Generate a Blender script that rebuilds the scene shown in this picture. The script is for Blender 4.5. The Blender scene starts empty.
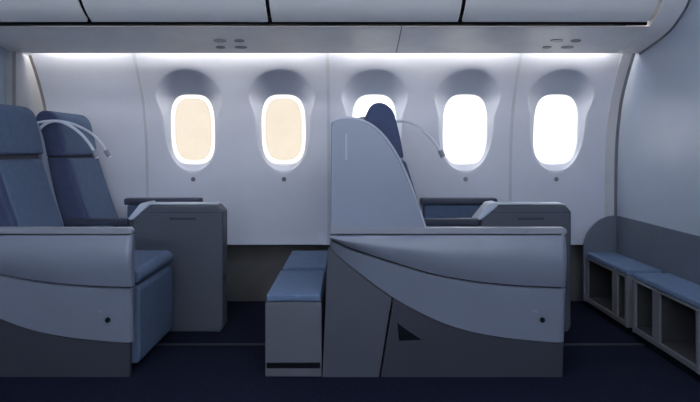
import bpy, bmesh, math
from mathutils import Vector
S = bpy.context.scene
COL = S.collection
S.view_settings.view_transform = 'Standard'
S.view_settings.look = 'None'
S.view_settings.exposure = 0.25
S.view_settings.gamma = 1.0
S.view_settings.use_curve_mapping = False

# ------------------------------------------------------------------ materials
def mat(name, col, rough=0.5, var=0.06, scale=8.0, bump=0.0, bscale=200.0, metal=0.0, spec=0.5, stretch=(1, 1, 1)):
    m = bpy.data.materials.new(name); m.use_nodes = True
    nt = m.node_tree; N = nt.nodes; L = nt.links
    b = N['Principled BSDF']
    b.inputs['Roughness'].default_value = rough
    b.inputs['Metallic'].default_value = metal
    b.inputs['Specular IOR Level'].default_value = spec
    tc = N.new('ShaderNodeTexCoord'); mp = N.new('ShaderNodeMapping'); mp.inputs['Scale'].default_value = stretch
    L.new(tc.outputs['Object'], mp.inputs['Vector'])
    nz = N.new('ShaderNodeTexNoise'); nz.inputs['Scale'].default_value = scale; nz.inputs['Detail'].default_value = 4
    L.new(mp.outputs['Vector'], nz.inputs['Vector'])
    cr = N.new('ShaderNodeValToRGB')
    cr.color_ramp.elements[0].position = 0.3; cr.color_ramp.elements[1].position = 0.7
    cr.color_ramp.elements[0].color = tuple(c * (1 - var) for c in col) + (1,)
    cr.color_ramp.elements[1].color = tuple(min(1, c * (1 + var)) for c in col) + (1,)
    L.new(nz.outputs['Fac'], cr.inputs['Fac']); L.new(cr.outputs['Color'], b.inputs['Base Color'])
    if bump:
        n2 = N.new('ShaderNodeTexNoise'); n2.inputs['Scale'].default_value = bscale; n2.inputs['Detail'].default_value = 2
        L.new(mp.outputs['Vector'], n2.inputs['Vector'])
        bp = N.new('ShaderNodeBump'); bp.inputs['Strength'].default_value = bump; bp.inputs['Distance'].default_value = 0.002
        L.new(n2.outputs['Fac'], bp.inputs['Height']); L.new(bp.outputs['Normal'], b.inputs['Normal'])
    return m

def emit(name, col, strength):
    m = bpy.data.materials.new(name); m.use_nodes = True
    nt = m.node_tree; N = nt.nodes; L = nt.links
    N.remove(N['Principled BSDF'])
    e = N.new('ShaderNodeEmission'); e.inputs['Color'].default_value = col + (1,); e.inputs['Strength'].default_value = strength
    L.new(e.outputs[0], N['Material Output'].inputs[0])
    return m

def glass(name, col):
    m = bpy.data.materials.new(name); m.use_nodes = True
    nt = m.node_tree; N = nt.nodes; L = nt.links
    N.remove(N['Principled BSDF'])
    t = N.new('ShaderNodeBsdfTransparent')
    tc = N.new('ShaderNodeTexCoord'); nz = N.new('ShaderNodeTexNoise'); nz.inputs['Scale'].default_value = 9
    L.new(tc.outputs['Object'], nz.inputs['Vector'])
    cr = N.new('ShaderNodeValToRGB')
    cr.color_ramp.elements[0].color = tuple(c * 0.97 for c in col) + (1,); cr.color_ramp.elements[1].color = tuple(min(1, c * 1.03) for c in col) + (1,)
    L.new(nz.outputs['Fac'], cr.inputs['Fac']); L.new(cr.outputs['Color'], t.inputs['Color'])
    g = N.new('ShaderNodeBsdfGlossy'); g.inputs['Roughness'].default_value = 0.05
    mx = N.new('ShaderNodeMixShader'); mx.inputs[0].default_value = 0.04
    L.new(t.outputs[0], mx.inputs[1]); L.new(g.outputs[0], mx.inputs[2]); L.new(mx.outputs[0], N['Material Output'].inputs[0])
    return m

def translucent(name, col):
    m = bpy.data.materials.new(name); m.use_nodes = True
    nt = m.node_tree; N = nt.nodes; L = nt.links
    b = N['Principled BSDF']; b.inputs['Base Color'].default_value = col + (1,); b.inputs['Roughness'].default_value = 0.4
    t = N.new('ShaderNodeBsdfTranslucent'); t.inputs['Color'].default_value = col + (1,)
    mx = N.new('ShaderNodeMixShader'); mx.inputs[0].default_value = 0.9
    L.new(b.outputs[0], mx.inputs[1]); L.new(t.outputs[0], mx.inputs[2]); L.new(mx.outputs[0], N['Material Output'].inputs[0])
    return m

M = dict(
    wall=mat('sidewall_plastic', (0.42, 0.46, 0.565), 0.45, 0.03, 5),
    seam=mat('seam_grey', (0.33, 0.36, 0.44), 0.6, 0.05),
    bin=mat('bin_plastic', (0.92, 0.92, 0.91), 0.35, 0.03, 4),
    psu=mat('service_panel_plastic', (0.93, 0.92, 0.92), 0.4, 0.05, 6),
    black=mat('dark_gap', (0.005, 0.006, 0.010), 0.9, 0.1, spec=0.05),
    lens=mat('smoked_lens', (0.10, 0.11, 0.14), 0.3, 0.1),
    partition=mat('partition_laminate', (0.3441, 0.3999, 0.5022), 0.4, 0.04, 3),
    corner=mat('corner_trim', (0.36, 0.38, 0.43), 0.5, 0.05),
    kick=mat('kick_panel', (0.084, 0.104, 0.144), 0.55, 0.05),
    dado=mat('dado_dark', (0.0864, 0.0864, 0.0936), 0.7, 0.15, 6),
    carpet=mat('navy_carpet', (0.0045, 0.0068, 0.0185), 0.95, 0.35, 60, 0.6, 400, spec=0.1),
    track=mat('track_cover', (0.0075, 0.0095, 0.019), 0.7, 0.1),
    shell=mat('shell_satin', (0.1868, 0.2147, 0.2862), 0.35, 0.03, 5),
    trim=mat('shell_edge', (0.36, 0.39, 0.46), 0.3, 0.03),
    panel=mat('console_satin', (0.1492, 0.1714, 0.2285), 0.32, 0.03, 5),
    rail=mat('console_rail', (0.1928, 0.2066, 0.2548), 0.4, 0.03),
    base=mat('console_base', (0.03, 0.033, 0.047), 0.5, 0.05, 5, spec=0.3),
    base2=mat('console_base_rear', (0.048, 0.054, 0.076), 0.5, 0.05, 5),
    blue=mat('blue_fabric', (0.08, 0.117, 0.193), 0.85, 0.08, 30, 0.4, 500, spec=0.2),
    pad=mat('blue_pad', (0.0968, 0.1452, 0.242), 0.8, 0.08, 30, 0.3, 500, spec=0.2),
    navy=mat('navy_leather', (0.018, 0.025, 0.055), 0.55, 0.1, 20),
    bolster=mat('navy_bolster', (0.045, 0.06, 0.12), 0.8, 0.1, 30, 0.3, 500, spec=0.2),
    box=mat('console_grey', (0.05, 0.06, 0.085), 0.45, 0.04, 5),
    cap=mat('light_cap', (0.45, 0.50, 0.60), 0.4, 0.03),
    footgrey=mat('footrest_grey', (0.078, 0.083, 0.108), 0.5, 0.05, 6),
    frame=mat('bench_frame', (0.119, 0.1232, 0.1445), 0.5, 0.05, 8),
    inside=mat('cubby_shade', (0.015, 0.017, 0.022), 0.8, 0.2, 8),  # near-black colour stands for the shade in the cubbies
    stem=mat('lamp_stem_metal', (0.62, 0.66, 0.74), 0.35, 0.03),
    lamphead=mat('lamp_head', (0.22, 0.24, 0.29), 0.4, 0.05),
    lamplens=mat('lamp_lens', (0.85, 0.88, 0.92), 0.3, 0.02),
    ceiling=mat('ceiling_panel', (0.55, 0.58, 0.66), 0.6, 0.03),
    far=mat('cabin_far_side', (0.72, 0.74, 0.78), 0.6, 0.05),
    brown=mat('joint_brown', (0.16, 0.155, 0.16), 0.7, 0.1),
    darktrim=mat('dark_corner_trim', (0.27, 0.28, 0.31), 0.6, 0.05),
    seal=translucent('window_seal_translucent', (0.92, 0.92, 0.92)),
    glass_clear=glass('window_glass', (0.92, 0.94, 0.95)),
    glass_cream=glass('window_glass_dimmed', (0.522, 0.497, 0.457)),
    led=emit('led_diffuser', (1.0, 0.91, 0.77), 62.0),
    led_fill=emit('led_fill_diffuser', (0.87, 0.92, 1.0), 46.0),  # glow of the added fill strip behind the camera
    ceil_led=emit('ceiling_lamp_diffuser', (0.82, 0.89, 1.0), 14.0),
    ceil_led_dim=emit('ceiling_lamp_diffuser_dim', (0.82, 0.89, 1.0), 8.0),
)

# ------------------------------------------------------------------ object helpers
OFF = {}
def fin(o, label=None, cat=None, group=None, kind=None):
    if label: o['label'] = label
    if cat: o['category'] = cat
    if group: o['group'] = group
    if kind: o['kind'] = kind
    return o
def thing(name, loc, label, cat, group=None):
    o = bpy.data.objects.new(name, None); COL.objects.link(o); o.location = loc
    o.empty_display_size = 0.1
    OFF[o.name] = Vector(loc)
    return fin(o, label, cat, group)
def obj(name, bm, m, parent=None, smooth=True, angle=35, label=None, origin=None):
    """bm holds world coordinates; the object's origin follows its parent (or 'origin')."""
    bmesh.ops.recalc_face_normals(bm, faces=bm.faces)
    off = OFF[parent.name] if parent else Vector(origin or (0, 0, 0))
    bmesh.ops.translate(bm, verts=bm.verts, vec=-off)
    me = bpy.data.meshes.new(name); bm.to_mesh(me); bm.free()
    me.materials.append(m)
    if smooth:
        for p in me.polygons: p.use_smooth = True
        me.set_sharp_from_angle(angle=math.radians(angle))
    o = bpy.data.objects.new(name, me); COL.objects.link(o)
    wn = o.modifiers.new('weighted_normals', 'WEIGHTED_NORMAL'); wn.keep_sharp = True; wn.weight = 60
    if parent: o.parent = parent
    else: o.location = off
    OFF[o.name] = off
    if label: o['label'] = label
    return o
def struct(name, bm, m, parent=None, **k):
    o = obj(name, bm, m, parent, **k)
    if not parent: o['kind'] = 'structure'
    return o
def copy_tree(o, parent=None):
    c = o.copy(); COL.objects.link(c)
    if parent: c.parent = parent
    OFF[c.name] = OFF[o.name].copy()
    for ch in list(o.children): copy_tree(ch, c)
    return c

def box(x0, x1, y0, y1, z0, z1, bev=0.0, seg=2, bm=None):
    b = bmesh.new()
    vs = [b.verts.new((x, y, z)) for x in (x0, x1) for y in (y0, y1) for z in (z0, z1)]
    for f in ((0, 1, 3, 2), (4, 6, 7, 5), (0, 4, 5, 1), (2, 3, 7, 6), (0, 2, 6, 4), (1, 5, 7, 3)):
        b.faces.new([vs[i] for i in f])
    if bev: bmesh.ops.bevel(b, geom=list(b.edges), offset=bev, segments=seg, profile=0.5, affect='EDGES', clamp_overlap=True)
    return merge(bm, b)
def merge(bm, b):
    if bm is None: return b
    me = bpy.data.meshes.new('tmp'); b.to_mesh(me); b.free(); bm.from_mesh(me); bpy.data.meshes.remove(me)
    return bm
def prism(pts, a0, a1, axis='y', bev=0.0, seg=3, bm=None):
    """polygon pts extruded along an axis: axis y -> pts are (x,z); axis x -> pts are (y,z); axis z -> pts are (x,y)"""
    b = bmesh.new()
    def P(p, a): return {'y': (p[0], a, p[1]), 'x': (a, p[0], p[1]), 'z': (p[0], p[1], a)}[axis]
    A = [b.verts.new(P(p, a0)) for p in pts]; B = [b.verts.new(P(p, a1)) for p in pts]
    n = len(pts)
    b.faces.new(A); b.faces.new(B[::-1])
    for i in range(n): b.faces.new((A[i], A[(i + 1) % n], B[(i + 1) % n], B[i]))
    bmesh.ops.recalc_face_normals(b, faces=b.faces)
    if bev:
        ed = [e for e in b.edges if (e.verts[0] in A) == (e.verts[1] in A) or e.calc_face_angle(0) > 0.6]
        bmesh.ops.bevel(b, geom=ed, offset=bev, segments=seg, profile=0.5, affect='EDGES', clamp_overlap=True)
    return merge(bm, b)
def tube(path, r, n=10, bm=None, r1=None):
    b = bmesh.new(); path = [Vector(p) for p in path]; rings = []
    for i, p in enumerate(path):
        t = (path[min(i + 1, len(path) - 1)] - path[max(i - 1, 0)]).normalized()
        u = Vector((0, 1, 0)); u = (u - t * u.dot(t)).normalized() if abs(u.dot(t)) < 0.95 else Vector((1, 0, 0)); v = t.cross(u)
        rr = r if r1 is None else r + (r1 - r) * i / (len(path) - 1)
        rings.append([b.verts.new(p + (u * math.cos(k * 2 * math.pi / n) + v * math.sin(k * 2 * math.pi / n)) * rr) for k in range(n)])
    for a, c in zip(rings, rings[1:]):
        for k in range(n): b.faces.new((a[k], a[(k + 1) % n], c[(k + 1) % n], c[k]))
    b.faces.new(rings[0]); b.faces.new(rings[-1][::-1])
    return merge(bm, b)
def smooth_path(pts, sub=6):
    """Catmull-Rom through points"""
    P = [Vector(p) for p in pts]; out = []
    for i in range(len(P) - 1):
        p0 = P[max(i - 1, 0)]; p1 = P[i]; p2 = P[i + 1]; p3 = P[min(i + 2, len(P) - 1)]
        for k in range(sub):
            t = k / sub
            out.append(0.5 * ((2 * p1) + (p2 - p0) * t + (2 * p0 - 5 * p1 + 4 * p2 - p3) * t * t + (3 * p1 - p0 - 3 * p2 + p3) * t ** 3))
    out.append(P[-1]); return out
def smooth2(pts, sub=6): return [(v.x, v.y) for v in smooth_path([(a, b, 0) for a, b in pts], sub)]
def interp(pts):
    S_ = smooth2(pts, 8)
    def f(x):
        if x <= S_[0][0]: return S_[0][1]
        for (a, b), (c, d) in zip(S_, S_[1:]):
            if x <= c: return b + (d - b) * (x - a) / max(c - a, 1e-9)
        return S_[-1][1]
    return f
def band(xs, top, bot, yf, yb, nt=10):
    b = bmesh.new()
    F = []; T = []
    for x in xs:
        col = []
        for j in range(nt + 1):
            t = j / nt; z = top(x) + (bot(x) - top(x)) * t
            col.append(b.verts.new((x, yf(t, x), z)))
        F.append(col); T.append((b.verts.new((x, yb, top(x))), b.verts.new((x, yb, bot(x)))))
    for i in range(len(xs) - 1):
        for j in range(nt): b.faces.new((F[i][j], F[i + 1][j], F[i + 1][j + 1], F[i][j + 1]))
        b.faces.new((F[i][0], T[i][0], T[i + 1][0], F[i + 1][0]))
        b.faces.new((F[i][nt], F[i + 1][nt], T[i + 1][1], T[i][1]))
        b.faces.new((T[i][0], T[i][1], T[i + 1][1], T[i + 1][0]))
    for i in (0, -1): b.faces.new(F[i] + [T[i][1], T[i][0]])
    return b

# ------------------------------------------------------------------ layout constants
EYE = 1.05; FPX = 674.0; HOR = 148.0
XL, XR = -2.06, 1.77           # cabin partitions
wallD = interp([(0.40, 4.455), (0.44, 4.468), (0.6, 4.472), (0.9, 4.468), (1.1, 4.45), (1.25, 4.415), (1.36, 4.375), (1.5, 4.29), (1.64, 4.18), (1.78, 4.06)])
PITCH = 0.6018; WX = [-1.043 + PITCH * k for k in range(5)]; WZ = 1.173
PANE_Y = 4.468
def tilt(z): return -(z - 1.17) * 0.15
def shear(b):
    for v in b.verts: v.co.y += tilt(v.co.z)
    return b

# ------------------------------------------------------------------ sidewall with window pockets
def sup(th, a, b, n):
    c, s = math.cos(th), math.sin(th)
    return (math.copysign(abs(c) ** (2 / n), c) * a, math.copysign(abs(s) ** (2 / n), s) * b)
Z0, Z1 = 0.41, 1.76
def plain(b, x0, x1, nx=4):
    zs = [Z0 + (Z1 - Z0) * j / 40 for j in range(41)]
    V = [[b.verts.new((x0 + (x1 - x0) * i / nx, wallD(z), z)) for z in zs] for i in range(nx + 1)]
    for i in range(nx):
        for j in range(40): b.faces.new((V[i][j], V[i + 1][j], V[i + 1][j + 1], V[i][j + 1]))
def rect_hit(cx, cz, dx, dz, x0, x1, z0, z1):
    t = 1e9
    if dx > 1e-9: t = min(t, (x1 - cx) / dx)
    if dx < -1e-9: t = min(t, (x0 - cx) / dx)
    if dz > 1e-9: t = min(t, (z1 - cz) / dz)
    if dz < -1e-9: t = min(t, (z0 - cz) / dz)
    return cx + dx * t, cz + dz * t
b = bmesh.new()
NTH = 96
for wx in WX:
    x0, x1 = wx - PITCH / 2, wx + PITCH / 2
    ths = [2 * math.pi * k / NTH for k in range(NTH)]
    corner_dirs = [math.atan2(zc - WZ, xc - wx) % (2 * math.pi) for xc in (x0, x1) for zc in (Z0, Z1)]
    rings = []
    for k, th in enumerate(ths):
        ix, iz = sup(th, 0.146, 0.230, 3.3)
        ix += wx; iz += WZ
        q = min(1, max(0, math.sin(th) / 0.6)); q = q * q * (3 - 2 * q)
        ox, oz = sup(th, 0.178 + 0.064 * q, 0.322, 2.3)
        ox += wx; oz += WZ + 0.047
        hx, hz = rect_hit(wx, WZ, ox - wx, oz - WZ, x0, x1, Z0, Z1)
        d = math.atan2(hz - WZ, hx - wx) % (2 * math.pi)
        col = []
        PY = PANE_Y + tilt(iz)
        col.append((ix, PY + 0.03, iz)); col.append((ix, PY + 0.004, iz))
        col.append((ix + (ix - wx) * 0.03, PY - 0.004, iz + (iz - WZ) * 0.03))
        ix2, iz2 = ix + (ix - wx) * 0.05, iz + (iz - WZ) * 0.05
        for j in range(1, 8):
            t = j / 8
            x = ix2 + (ox - ix2) * t; z = iz2 + (oz - iz2) * t
            yo = wallD(oz)
            y = (PY - 0.006) + (yo + 0.006 - (PY - 0.006)) * t ** 1.15
            y = max(y, wallD(z))
            col.append((x, y, z))
        col.append((ox, wallD(oz) + 0.004, oz))
        for t in (0.04, 0.2, 0.4, 0.6, 0.8, 1.0):
            x = ox + (hx - ox) * t; z = oz + (hz - oz) * t
            col.append((x, wallD(z), z))
        rings.append([b.verts.new(p) for p in col])
    for k in range(NTH):
        A, B = rings[k], rings[(k + 1) % NTH]
        for j in range(len(A) - 1): b.faces.new((A[j], B[j], B[j + 1], A[j + 1]))
        ca, cb = A[-1].co, B[-1].co
        onv = lambda c: abs(c.x - x0) < 1e-5 or abs(c.x - x1) < 1e-5
        onh = lambda c: abs(c.z - Z0) < 1e-5 or abs(c.z - Z1) < 1e-5
        if (onv(ca) and onh(cb) and not onv(cb)) or (onh(ca) and onv(cb) and not onh(cb)):
            xc = ca.x if onv(ca) else cb.x; zc = ca.z if onh(ca) else cb.z
            # close the corner triangle with a strip so that it follows the wall curve
            n = 10; prev = None
            vert_c, hor_c = (ca, cb) if onv(ca) else (cb, ca)
            pts = []
            for i in range(n + 1):
                z = vert_c.z + (zc - vert_c.z) * i / n
                xe = vert_c.x + (hor_c.x - vert_c.x) * i / n
                pts.append((b.verts.new((xc, wallD(z), z)), b.verts.new((xe, wallD(z) , z))))
            for p, q in zip(pts, pts[1:]): b.faces.new((p[0], p[1], q[1], q[0]))
plain(b, XL, WX[0] - PITCH / 2, 6); plain(b, WX[-1] + PITCH / 2, XR, 2)
bmesh.ops.remove_doubles(b, verts=b.verts, dist=0.0004)
wall = struct('wall_back', b, M['wall'], angle=50)

def plate(cx, cz, a, bb, n, y0, y1, hole=None, N=64):
    """superellipse plate (optionally a ring) of real thickness in the xz plane"""
    b = bmesh.new()
    R = []
    for k in range(N):
        th = 2 * math.pi * k / N
        x, z = sup(th, a, bb, n)
        row = [b.verts.new((cx + x, y0, cz + z)), b.verts.new((cx + x, y1, cz + z))]
        if hole:
            x, z = sup(th, *hole)
            row += [b.verts.new((cx + x, y1, cz + z)), b.verts.new((cx + x, y0, cz + z))]
        R.append(row)
    m = len(R[0])
    for k in range(N):
        A, B = R[k], R[(k + 1) % N]
        for j in range(m if hole else 1): b.faces.new((A[j], B[j], B[(j + 1) % m], A[(j + 1) % m]))
    if not hole:
        b.faces.new([r[0] for r in R]); b.faces.new([r[1] for r in R][::-1])
    return b
def knob(cx, cy, cz, r, d, N=16, bm=None):
    pts = [(cx + r * math.cos(2 * math.pi * k / N), cz + r * math.sin(2 * math.pi * k / N)) for k in range(N)]
    return prism(pts, cy - d, cy, 'y', r * 0.25, 2, bm)
for i, wx in enumerate(WX):
    ws = struct('window_%d' % (i + 1), shear(plate(wx, WZ, 0.147, 0.231, 3.3, PANE_Y + 0.016, PANE_Y + 0.024, (0.123, 0.205, 3.1))), M['seal'])
    obj('pane', shear(plate(wx, WZ, 0.126, 0.208, 3.1, PANE_Y + 0.025, PANE_Y + 0.029)), M['glass_cream' if i < 2 else 'glass_clear'], ws,
        label='pane of dimmed creamy glass' if i < 2 else None)
    zb = 0.843
    obj('dimmer_button', knob(wx + 0.004, wallD(zb) + 0.001, zb, 0.0155, 0.008), M['lens'], ws, label='small dark round dimmer button')
# panel joints, corner trims
def wall_strip(x0, x1, dy, za=Z0, zb=1.70):
    b = bmesh.new(); n = 40; V = []
    for j in range(n + 1):
        z = za + (zb - za) * j / n; y = wallD(z)
        V.append([b.verts.new(p) for p in ((x0, y - dy, z), (x1, y - dy, z), (x1, y + 0.01, z), (x0, y + 0.01, z))])
    for A, B in zip(V, V[1:]):
        for k in range(4): b.faces.new((A[k], A[(k + 1) % 4], B[(k + 1) % 4], B[k]))
    b.faces.new(V[0]); b.faces.new(V[-1][::-1]); return b
SEAMS = [WX[0] - PITCH / 2, (WX[1] + WX[2]) / 2, (WX[3] + WX[4]) / 2]
for i, x in enumerate(SEAMS): struct('trim_%d' % (i + 1), wall_strip(x - 0.010, x + 0.010, 0.002), M['seam'])
struct('trim_4', wall_strip(1.69, 1.750, 0.006), M['corner'])
struct('trim_10', wall_strip(1.751, XR, 0.008), M['lens'])
struct('trim_5', prism([(-2.06, 4.03), (-2.012, 4.03), (-2.0, 4.045), (-2.0, 4.47), (-2.06, 4.47)], 0.02, 1.626, 'z', 0.004, 2), M['darktrim'])
struct('trim_12', box(-2.016, -1.9985, 4.022, 4.031, 0.02, 1.626), M['brown'])
struct('trim_13', wall_strip(-1.999, -1.98, 0.004, Z0, 1.626), M['brown'])
# lower recess of the sidewall
bb_ = box(XL, XR, 4.62, 4.66, 0, 0.46)
box(XL, XR, 4.47, 4.64, 0.412, 0.45, bm=bb_)
struct('baseboard_back', bb_, M['dado'])
# ------------------------------------------------------------------ floor, ceiling, partitions, other side
struct('floor', box(XL - 0.05, XR + 0.035, -1.3, 4.7, -0.06, 0.0), M['carpet'])
struct('ceiling', prism([(-1.3, 1.75), (-1.0, 2.0), (-0.3, 2.16), (2.9, 2.16), (3.36, 2.06), (3.36, 2.12), (2.9, 2.22), (-0.35, 2.22), (-1.35, 1.8)], XL, XR, 'x'), M['ceiling'])
struct('wall_left', box(XL - 0.05, XL, -1.3, 4.7, 0, 2.3), M['partition'])  # unseen stretch past the aisle added to close the room and control light
struct('wall_right', box(XR, XR + 0.035, -1.3, 4.7, 0, 2.3), M['partition'])  # likewise extended across the aisle, out of view, to control the light
struct('wall_front', box(XL, XR, -1.36, -1.3, 0, 2.0), M['far'])
struct('bounce_blocker_front', box(XL, XR, -1.30, -1.25, 0, 1.0), M['dado'])  # added unseen dark panel, keeps bounce light off the lower seat panels
struct('trim_6', box(XL, XR, 3.575, 3.605, 0.0, 0.006, 0.002), M['track'])

# kick panel behind the bulkhead footrests, wrapping on to the sidewall
kp = box(XR - 0.014, XR, 2.93, 4.44, 0.05, 0.605, 0.004)
crv = smooth2([(1.535, 0.40), (1.545, 0.45), (1.575, 0.51), (1.625, 0.565), (1.69, 0.597), (1.752, 0.607)], 5)
prism([(1.752, 0.05), (1.535, 0.05)] + crv, 4.425, 4.447, 'y', 0.003, 2, kp)
struct('trim_8', kp, M['kick'])

# ------------------------------------------------------------------ overhead bins
door = smooth2([(3.651, 1.7315), (3.60, 1.754), (3.545, 1.787), (3.495, 1.835), (3.45, 1.90), (3.415, 1.97), (3.395, 2.05)], 4)
def shell_profile(pts, th):
    out = []
    for i, p in enumerate(pts):
        a = Vector(pts[max(i - 1, 0)]); c = Vector(pts[min(i + 1, len(pts) - 1)]); t = (c - a).normalized()
        n = Vector((t.y, -t.x)) if (t.y) > 0 else Vector((-t.y, t.x))
        n = Vector((abs(t.y), abs(t.x)))
        out.append((p[0] + n.x * th, p[1] + n.y * th))
    return out
inner = shell_profile(door, 0.02)
BX = [-2.06, -1.41, -0.433, 0.596, 1.622]
BL = ['short grey overhead bin door cut off at the left end of the row', 'grey overhead bin door above the two cream windows on the left',
      'grey overhead bin door above the middle of the row, over the tall seat shell', 'grey overhead bin door at the right end beside the curved end panel']
for i in range(4):
    x0, x1 = BX[i] + (0.011 if i else 0.0), BX[i + 1] - 0.011
    t = thing('overhead_bin', ((x0 + x1) / 2, 3.6, 1.73), BL[i], 'overhead bin', 'overhead bins along the sidewall')
    obj('bin_door', prism(door + inner[::-1], x0, x1, 'x', 0.004, 2), M['bin'], t)
    obj('gap_seal', box(BX[i] + .001, BX[i + 1] - .001, 3.674, 3.70, 1.722, 1.762), M['black'], t, label='dark gap along the lower door edge')
    body = [(p[0] + 0.035, p[1] + 0.022) for p in inner]
    obj('bin_body', prism(body + [(4.05, 2.06), (4.05, 1.765)], BX[i] + 0.001, BX[i + 1] - 0.001, 'x'), M['black'], t, label='dark bin body seen in the gap round the door')
# end panel of the bin row, sweeping down to the service panel
endp = smooth2([(4.115, 1.627), (3.90, 1.660), (3.72, 1.698), (3.62, 1.742), (3.545, 1.787), (3.495, 1.835), (3.45, 1.90), (3.415, 1.97), (3.395, 2.05)], 4)
struct('trim_9', prism(endp + [(4.05, 2.06), (4.12, 1.66)], 1.634, XR, 'x', 0.004, 2), M['psu'])
jl = [(y - .004, z - .006) for y, z in endp]
struct('trim_11', prism(jl + [(y + .01, z + .01) for y, z in endp[::-1]], 1.760, XR, 'x'), M['lens'])
# service panels below the bins
psu = smooth2([(4.118, 1.6285), (4.02, 1.642), (3.90, 1.660), (3.77, 1.686), (3.70, 1.700), (3.664, 1.7105)], 4)
psu_poly = psu + [(3.69, 1.718), (4.05, 1.690), (4.09, 1.68), (4.125, 1.655)]
def psu_z(y):
    for (a, c), (d, e) in zip(psu, psu[1:]):
        if d <= y <= a: return c + (e - c) * (a - y) / (a - d)
    return psu[-1][1]
SX = [XL, 0.283, 1.632]
PL = ['long grey service panel under the bins, left of the joint line', 'grey service panel under the bins, right of the joint line']
GX = [[-0.69], [1.24]]
for i in range(2):
    x0, x1 = SX[i] + 0.001, SX[i + 1] - (0.005 if i == 0 else 0.002)
    t = thing('service_panel', ((x0 + x1) / 2, 3.9, 1.66), PL[i], 'service panel', 'service panels under the overhead bins')
    obj('panel', prism(psu_poly, x0, x1, 'x', 0.002, 1), M['psu'], t)
    if i == 0: obj('panel_joint', prism([(y, z + .0015) for y, z in psu_poly], x1 + .0002, x1 + .0055, 'x'), M['lens'], t, label='thin dark joint line')
    for gx in GX[i]:
        for dx, y, w in ((-0.075, 3.985, .022), (-0.055, 3.865, .03), (0.045, 3.985, .03), (0.055, 3.865, .024)):
            z = psu_z(y)
            rb = bmesh.new()
            pts = [(gx + dx + w * math.cos(a) * 1.25, y + 0.021 * math.sin(a)) for a in [k * math.pi / 10 for k in range(20)]]
            top_ = [rb.verts.new((px, py, psu_z(py) + 0.004)) for px, py in pts]; bot_ = [rb.verts.new((px, py, psu_z(py) - 0.004)) for px, py in pts]
            rb.faces.new(top_); rb.faces.new(bot_[::-1])
            for k in range(20): rb.faces.new((top_[k], top_[(k + 1) % 20], bot_[(k + 1) % 20], bot_[k]))
            obj('reading_light' if dx < 0 else 'air_nozzle', rb, M['lens'], t, label='small dark oval fitting')
# cove lights above the sidewall panels
CL = [(-1.93, SEAMS[0] - 0.035), (SEAMS[0] + 0.035, SEAMS[1] - 0.035), (SEAMS[1] + 0.035, SEAMS[2] - 0.035), (SEAMS[2] + 0.035, 1.645)]
CN = ['cove light strip under the bins at the far left, above the blank wall panel', 'cove light strip above the two cream windows', 'cove light strip above the third and fourth windows from the left', 'short cove light strip above the rightmost window']
for (x0, x1), lb in zip(CL, CN):
    t = thing('cove_light', ((x0 + x1) / 2, 4.12, 1.69), lb, 'light', 'cove light strips along the sidewall')
    obj('housing', box(x0, x1, 4.075, 4.105, 1.705, 1.735, 0.003), M['corner'], t)
    obj('diffuser', prism([(4.078, 1.704), (4.112, 1.712), (4.115, 1.69), (4.10, 1.684), (4.085, 1.684)], x0, x1, 'x'), M['led'], t)
t = thing('cove_light', (-0.1, -1.22, 1.68), 'added fill light strip, unseen, along the opposite side of the cabin', 'light')  # fill light added out of view to brighten bins and service panels
obj('housing', box(-1.9, 1.6, -1.29, -1.20, 1.715, 1.735, 0.003), M['corner'], t)
obj('diffuser', box(-1.88, 1.58, -1.27, -1.21, 1.665, 1.713, 0.004), M['led_fill'], t)
# unseen ceiling lamps over the aisle, added for the main ambient light
for y, mk, lb in ((0.75, 'ceil_led', 'unseen long ceiling lamp over the aisle, nearer the far side of the cabin'), (2.45, 'ceil_led_dim', 'unseen long ceiling lamp over the aisle beside the overhead bins')):
    t = thing('ceiling_light', (0, y, 2.14), lb, 'light', 'ceiling lamps along the aisle')
    obj('housing', box(-1.9, 1.6, y - 0.11, y + 0.11, 2.135, 2.158, 0.004), M['corner'], t)
    obj('diffuser', box(-1.88, 1.58, y - 0.09, y + 0.09, 2.122, 2.134, 0.003), M[mk], t)

# ------------------------------------------------------------------ seats (built at the right-hand row, copied to the left)
Yc = 3.06
def PX(p): return ((p[0] - 350) * Yc / FPX, EYE - (p[1] - HOR) * Yc / FPX)
c1 = interp([PX(p) for p in ((327, 239), (338, 244), (352, 250), (395, 264), (437, 276), (479, 283), (521, 287), (566, 289))])
c2 = interp([PX(p) for p in ((327, 246), (331, 251), (352, 269), (390, 297), (428, 318), (462, 331), (500, 339), (547, 344), (566, 345))])
X0, X1 = -0.092, 0.990
def xs_(a, c, n): return [a + (c - a) * i / n for i in range(n + 1)]
def edge(x, x0, x1, r=0.025):
    e = max(0, (x - (x1 - r)) / r, ((x0 + r) - x) / r); e = min(e, 1)
    return r * (1 - math.sqrt(max(0, 1 - e * e)))
def ends(x0, x1, n, r=0.025):
    return sorted(set(xs_(x0, x1, n) + [x1 - r * k for k in (0.02, 0.08, 0.2, 0.4, 0.7, 1)] + [x0 + r * k for k in (0.02, 0.08, 0.2, 0.4, 0.7, 1)]))

def lamp(parent, path, tip_dir, mount=None, r=0.0085):
    st = obj('lamp_stem', tube(smooth_path(path, 6), r, 10), M['stem'], parent, label='slim pale curved lamp arm')
    p = Vector(path[-1]); d = Vector(tip_dir).normalized()
    obj('lamp_head', tube([p - d * 0.012, p - d * 0.008, p + d * 0.026, p + d * 0.03], 0.014, 12), M['lamphead'], st, label='dark lamp head')
    obj('lamp_lens', tube([p + d * 0.0305, p + d * 0.036], 0.0115, 12), M['lamplens'], st, label='white lamp lens')
    return st

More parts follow.
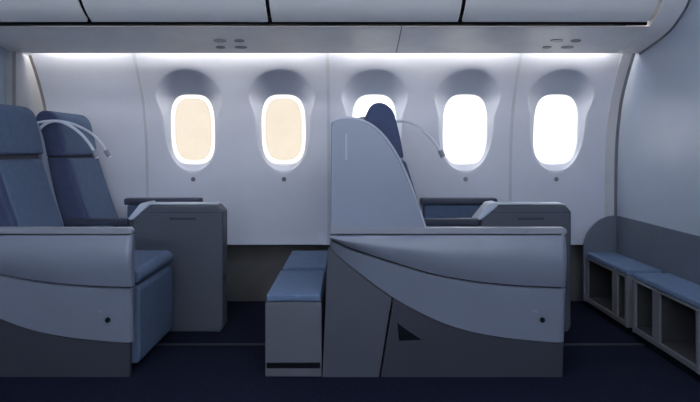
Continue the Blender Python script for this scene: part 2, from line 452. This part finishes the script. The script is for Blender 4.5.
def cushion_seat(t, ya, yb, dx, cu_y=None, xf=0.0):
    sh = lambda pts: [(x + dx, z) for x, z in pts]
    bp = sh([(.435, .49), (.372, .645), (.318, .80), (.258, .992), (.13, .992), (.24, .49)])
    bb = sh([(.437, .49), (.376, .645), (.322, .80), (.262, .992), (.13, .992), (.24, .49)])
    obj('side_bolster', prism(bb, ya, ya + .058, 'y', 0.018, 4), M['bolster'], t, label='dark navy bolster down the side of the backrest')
    obj('backrest', prism(bp, ya + .06, yb, 'y', 0.022, 4), M['blue'], t)
    hp = sh(smooth2([(.254, 1.004), (.24, 1.08), (.222, 1.158), (.203, 1.222), (.165, 1.258), (.12, 1.262), (.088, 1.235), (.078, 1.18), (.09, 1.08), (.105, 1.004)], 3))
    hd = obj('headrest', prism(hp, ya + 0.04, yb - 0.004, 'y', 0.016, 4), M['blue'], t)
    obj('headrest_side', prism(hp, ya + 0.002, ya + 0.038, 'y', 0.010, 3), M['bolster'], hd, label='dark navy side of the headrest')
    obj('headrest_post', prism(sh([(.15, .975), (.225, .975), (.22, 1.03), (.15, 1.03)]), ya + .02, yb - .02, 'y'), M['navy'], t, label='dark strip between headrest and backrest')
    ca, cb = cu_y or (ya, yb)
    obj('seat_cushion', prism([(.36 + dx, .412), (.965 + xf, .412), (.98 + xf, .43), (.98 + xf, .455), (.955 + xf, .48), (.36 + dx, .487)], ca, cb, 'y', 0.012, 3), M['blue'], t)
    obj('leg_rest', prism([(.925, .035), (.965 + xf, .035), (.975 + xf, .06), (.975 + xf, .385), (.96 + xf, .402), (.925, .402)], ca + 0.004, cb - 0.004, 'y', 0.01, 3), M['blue'], t)
    obj('seat_base', box(.02, .915, ca + 0.01, cb - 0.01, 0.0, 0.40, 0.01), M['base'], t)

def aisle_seat():
    t = thing('airline_seat', (0.42, 3.42, 0), 'blue aisle seat of the right row in a tall grey shell, seen side on', 'airline seat', 'aisle seats with grey side consoles')
    cushion_seat(t, 3.165, 3.70, 0.0, (3.165, 3.765), .022)
    # shell: near wing, back, far wing
    Yw = 3.085
    W = lambda p: ((p[0] - 350) * Yw / FPX, EYE - (p[1] - HOR) * Yw / FPX)
    crv = smooth2([W(p) for p in ((331, 127), (333.5, 121.5), (340, 119), (350, 118.5), (362, 121), (374, 127.5), (386, 139.5), (398, 158), (408, 180), (416.5, 203), (422.5, 220), (425.5, 231))], 4)
    wing = obj('shell_wing', prism([W((330.5, 231))] + crv, 3.085, 3.13, 'y', 0.008, 3), M['shell'], t, label='tall curved grey side wing of the shell')
    obj('wing_edge', tube([(x + .002, 3.102, z + .002) for x, z in crv[4:]], 0.0065, 8), M['trim'], wing, label='pale rim along the wing edge')
    obj('wing_highlight', box(-0.022, -0.014, 3.080, 3.0865, 0.995, 1.115, 0.002), M['trim'], wing, label='short pale strip painted as an upright highlight')  # paler strip imitates an upright highlight on the wing
    obj('shell_back', box(-0.088, -0.05, 3.135, 3.775, 0.02, 1.175, 0.012), M['shell'], t)
    fw = smooth2([(.376, .66), (.336, .80), (.298, .985), (.27, 1.12), (.235, 1.195), (.16, 1.225), (.08, 1.225), (-.03, 1.20), (-.046, 1.17)], 4)
    obj('inner_wing', prism([(-.046, .50), (.42, .50)] + fw, 3.715, 3.775, 'y', 0.014, 3), M['shell'], t, label='pale curved wing on the far side of the backrest')
    # side console
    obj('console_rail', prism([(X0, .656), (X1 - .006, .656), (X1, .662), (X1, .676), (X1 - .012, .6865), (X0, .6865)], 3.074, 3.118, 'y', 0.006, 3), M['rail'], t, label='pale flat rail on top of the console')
    obj('upper_panel', band(ends(X0, X1, 40), lambda x: .6515, lambda x: min(c1(x) + .004, .649), lambda t_, x: 3.058 + 0.090 * max(0, .5 - t_) ** 2 + .07 * max(0, t_ - .45) ** 2 + edge(x, X0, X1), 3.118, 12), M['panel'], t)
    obj('lower_panel', band(ends(X0, X1 - .003, 40), lambda x: min(c1(x) - .004, .645), lambda x: c2(x) + .001, lambda t_, x: 3.066 + .026 * t_ + edge(x, X0, X1 - .003), 3.118, 10), M['panel'], t)
    obj('console_core', band(xs_(X0 + .01, X1 - .02, 30), lambda x: .654, lambda x: c2(x) - 0.006, lambda t_, x: 3.10, 3.116, 2), M['black'], t, label='dark joint line between the panels')
    # base, split by the slanting seam
    sx = lambda z: 0.1378 + (z - 0.005) * 0.16
    bt = lambda x: c2(x) - .003
    def slant(x0f, x1f, n):
        b = bmesh.new(); F = []
        nt = 8
        for i in range(n + 1):
            u = i / n; col = []
            for j in range(nt + 1):
                # solve the column: x depends on z through the slanted edges
                z = 0.0
                xb = x0f(0) + (x1f(0) - x0f(0)) * u
                xt = xb
                for _ in range(12):
                    zt = bt(xt); xt = x0f(zt) + (x1f(zt) - x0f(zt)) * u
                zt = bt(xt); t_ = j / nt; z = zt * (1 - t_)
                x = xt + (xb - xt) * t_
                col.append((x, 3.088 + 0.002 * t_, z))
            F.append(col)
        V = [[b.verts.new(p) for p in c] for c in F]; B = [[b.verts.new((p[0], 3.118, p[2])) for p in c] for c in F]
        for i in range(n):
            for j in range(nt):
                b.faces.new((V[i][j], V[i + 1][j], V[i + 1][j + 1], V[i][j + 1])); b.faces.new((B[i][j], B[i][j + 1], B[i + 1][j + 1], B[i + 1][j]))
            b.faces.new((V[i][0], B[i][0], B[i + 1][0], V[i + 1][0])); b.faces.new((V[i][nt], V[i + 1][nt], B[i + 1][nt], B[i][nt]))
        for i in (0, n):
            for j in range(nt): b.faces.new((V[i][j], V[i][j + 1], B[i][j + 1], B[i][j]))
        return b
    obj('rear_base_panel', slant(lambda z: X0 - .034 + .045 * min(z, .57), lambda z: sx(z) - .005, 16), M['base2'], t)
    fb = obj('front_base_panel', slant(lambda z: sx(z) + .005, lambda z: X1 - .016 + .02 * z, 30), M['base'], t, label='darker grey lower panel')
    obj('base_core', box(0.10, 0.24, 3.115, 3.116, 0.002, 0.30), M['black'], t, label='dark slanting seam')
    tri = [W(p) for p in ((397.5, 323), (399, 341), (422, 340), (408, 331))]
    obj('vent', prism(tri, 3.0855, 3.10, 'y', 0.002, 1), M['black'], fb, label='dark three-cornered vent opening')
    kx, kz = PX((543.5, 321))
    kn = obj('release_knob', knob(kx, 3.083, kz, 0.0115, 0.012), M['black'], t, label='small dark round knob')
    px_, pz_ = PX((537, 316))
    obj('knob_plate', prism([(px_ - .022, pz_ + .02), (px_ + .012, pz_ + .036), (px_ + .006, pz_ + .004)], 3.0765, 3.095, 'y', 0.001, 1), M['rail'], t, label='faint three-cornered mark beside the knob')
    lamp(t, [(.15, 3.79, 1.06), (.19, 3.79, 1.13), (.225, 3.80, 1.18), (.285, 3.80, 1.202), (.35, 3.80, 1.188), (.425, 3.80, 1.138), (.48, 3.80, 1.078), (.512, 3.80, 1.026)], (0.4, 0, -0.85))
    return t
def window_seat():
    t = thing('airline_seat', (0.42, 4.1, 0), 'blue window seat of the right row, mostly hidden behind the tall grey shell', 'airline seat', 'window seats along the sidewall')
    cushion_seat(t, 3.835, 4.345, 0.045, (4.0, 4.335))
    obj('shell_back', box(-0.088, -0.05, 3.80, 4.40, 0.02, 1.14, 0.012), M['shell'], t)
    obj('armrest_pad', box(.46, .953, 4.345, 4.44, .682, .724, 0.01), M['navy'], t, label='dark navy armrest pad along the wall')
    obj('armrest_body', box(.48, .945, 4.352, 4.435, 0.0, .680, 0.008), M['blue'], t)
    lamp(t, [(.09, 3.815, 1.06), (.13, 3.815, 1.14), (.18, 3.815, 1.185), (.285, 3.825, 1.204), (.36, 3.90, 1.192), (.443, 3.96, 1.142), (.503, 3.98, 1.079), (.536, 3.98, 1.025)], (0.5, 0, -0.8), r=0.0075)
    return t
def console():
    t = thing('seat_console', (1.0, 3.9, 0), 'grey console between the two right row seats, mostly behind the front console', 'console', 'grey consoles between the paired seats')
    bd = obj('console_body', prism([(.742, 0), (1.243, 0), (1.26, .03), (1.26, .69), (1.226, .725), (.81, .725), (.742, .65)], 3.835, 3.975, 'y', 0.012, 3), M['box'], t)
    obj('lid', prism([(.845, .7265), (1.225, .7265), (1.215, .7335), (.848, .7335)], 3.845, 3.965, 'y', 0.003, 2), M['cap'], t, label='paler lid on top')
    obj('table_slot', box(.955, 1.105, 3.829, 3.838, .642, .655, 0.003), M['navy'], bd, label='dark table slot')
    obj('lid_joint', box(.775, 1.252, 3.832, 3.838, .682, .687), M['navy'], bd, label='thin dark joint below the lid')
    obj('latch', box(1.252, 1.264, 3.85, 3.88, .285, .325, 0.003), M['navy'], bd, label='small dark latch')
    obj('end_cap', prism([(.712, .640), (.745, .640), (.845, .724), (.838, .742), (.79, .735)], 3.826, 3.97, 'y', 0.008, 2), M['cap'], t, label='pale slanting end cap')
    obj('arm_body', box(.625, .738, 3.85, 3.97, 0.0, .64, 0.006), M['box'], t)
    obj('arm_pad', box(.36, .728, 3.792, 3.831, .612, .652, 0.008), M['navy'], t, label='dark navy armrest pad')
    return t
SHIFT = -1.985
a1 = aisle_seat(); w1 = window_seat(); k1 = console()
for o, lb, ex in ((a1, 'blue aisle seat with grey side console, cut off by the left edge', 0),
              (w1, 'blue window seat of the left row, its whole backrest seen against the wall', .065),
              (k1, 'grey console standing beyond the left row seat, its whole side facing the aisle', .003)):
    c = copy_tree(o)
    if o is w1:
        for ch in c.children:
            if ch.name.startswith('lamp'): ch.location.x -= .052
    if o is a1:                       # this seat stands a little more upright
        for ch in c.children:
            if ch.name.startswith(('backrest', 'side_bolster')): ch.location.x += .041
            if ch.name.startswith('headrest'): ch.location.x += .058; ch.location.z += .012
            if ch.name.startswith('lamp'): ch.location.x += .033
    c.location.x += SHIFT + ex; c['label'] = lb

# ------------------------------------------------------------------ footrest units
def footrest(x0, x1, ya, yb, zt, label, split):
    """open cubby facing -x with a blue pad on top; ya is the end nearer the aisle"""
    t = thing('footrest', ((x0 + x1) / 2, (ya + yb) / 2, 0), label, 'footrest', split[3])
    zp = zt - 0.035; zb = split[4]
    th = 0.03
    b = box(x0, x1, ya, ya + th, zb, zp, 0.004)
    box(x0, x1, yb - th, yb, zb, zp, 0.004, bm=b)
    box(x0 + 0.002, x1 - .002, ya + .002, yb - .002, zb + .001, zb + .03, 0.004, bm=b)
    box(x0 + 0.002, x1 - .002, ya + .002, yb - .002, zp - .012, zp - .001, 0.003, bm=b)
    obj('cubby_frame', b, M[split[2]], t)
    obj('divider', box(x0 + .003, x1 - .03, split[0], split[1], zb + .031, zp - .013, 0.003), M[split[2]], t)
    obj('cubby_back', box(x1 - .026, x1 - .004, ya + th + .001, yb - th - .001, zb + .031, zp - .013), M['inside'], t, label='cubby back coloured dark for the shade inside')
    obj('shade_floor', box(x0 + .012, x1 - .027, ya + th + .001, yb - th - .001, zb + .0295, zb + .034), M['inside'], t, label='cubby floor coloured dark for the shade inside')
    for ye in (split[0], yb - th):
        obj('shade_lining', box(x0 + .014, x1 - .028, ye - .004, ye - .0005, zb + .035, zp - .014), M['inside'], t, label='thin dark sheet painted as shade in the cubby')  # sheets added to darken the lit inner faces like shade
    if zb > .02: obj('plinth', box(x0 + .02, x1 - .005, ya + .01, yb - .01, 0.0, 0.044), M['black'], t, label='dark recessed plinth')
    p = box(x0 + .004, x1 - .004, ya + .006, yb - .006, zp + .001, zt, 0.009, 3)
    obj('pad', p, M['pad'], t, label='blue padded top')
    return t
g1 = 'footrests along the bulkhead'; g2 = 'footrests behind the tall seat shell'
footrest(1.545, 1.752, 3.765, 4.42, .368, 'grey cubby footrest with blue pad by the right wall, farther one against the windows', (3.91, 3.985, 'frame', g1, .045))
footrest(1.545, 1.752, 2.985, 3.69, .368, 'grey cubby footrest with blue pad by the right wall, nearer one at the right edge', (3.375, 3.455, 'frame', g1, .045))
f1 = footrest(-.388, -.130, 3.085, 3.715, .378, 'grey footrest box with blue pad behind the tall shell, nearer one beside the aisle', (3.38, 3.44, 'footgrey', g2, .003))
sl = obj('slot', box(-.382, -.136, 3.081, 3.09, 0.042, 0.068, 0.003), M['black'], f1, label='dark slot low on the side')
footrest(-.385, -.130, 3.80, 4.43, .378, 'grey footrest box with blue pad behind the tall shell, farther one next to the wall', (4.08, 4.14, 'footgrey', g2, .003))

# ------------------------------------------------------------------ outside light, camera
w = bpy.data.worlds.new('World'); S.world = w; w.use_nodes = True
nt = w.node_tree; bg = nt.nodes['Background']
tc = nt.nodes.new('ShaderNodeTexCoord'); sp = nt.nodes.new('ShaderNodeSeparateXYZ'); cr = nt.nodes.new('ShaderNodeValToRGB')
nt.links.new(tc.outputs['Generated'], sp.inputs[0])
mr = nt.nodes.new('ShaderNodeMapRange'); mr.inputs[1].default_value = -1; mr.inputs[2].default_value = 1
nt.links.new(sp.outputs['Z'], mr.inputs[0]); nt.links.new(mr.outputs[0], cr.inputs[0])
cr.color_ramp.elements[0].position = 0.3; cr.color_ramp.elements[0].color = (0.55, 0.52, 0.48, 1)
cr.color_ramp.elements[1].position = 0.5; cr.color_ramp.elements[1].color = (1, 0.985, 0.96, 1)
nt.links.new(cr.outputs[0], bg.inputs['Color']); bg.inputs['Strength'].default_value = 3.2

cam = bpy.data.cameras.new('camera'); co = bpy.data.objects.new('camera', cam); COL.objects.link(co)
co.location = (0, 0, EYE); co.rotation_euler = (math.pi / 2, 0, 0)
cam.sensor_width = 36; cam.lens = 36 * FPX / 700
cam.shift_y = -(201 - HOR) / 700
cam.clip_start = 0.05
S.camera = co
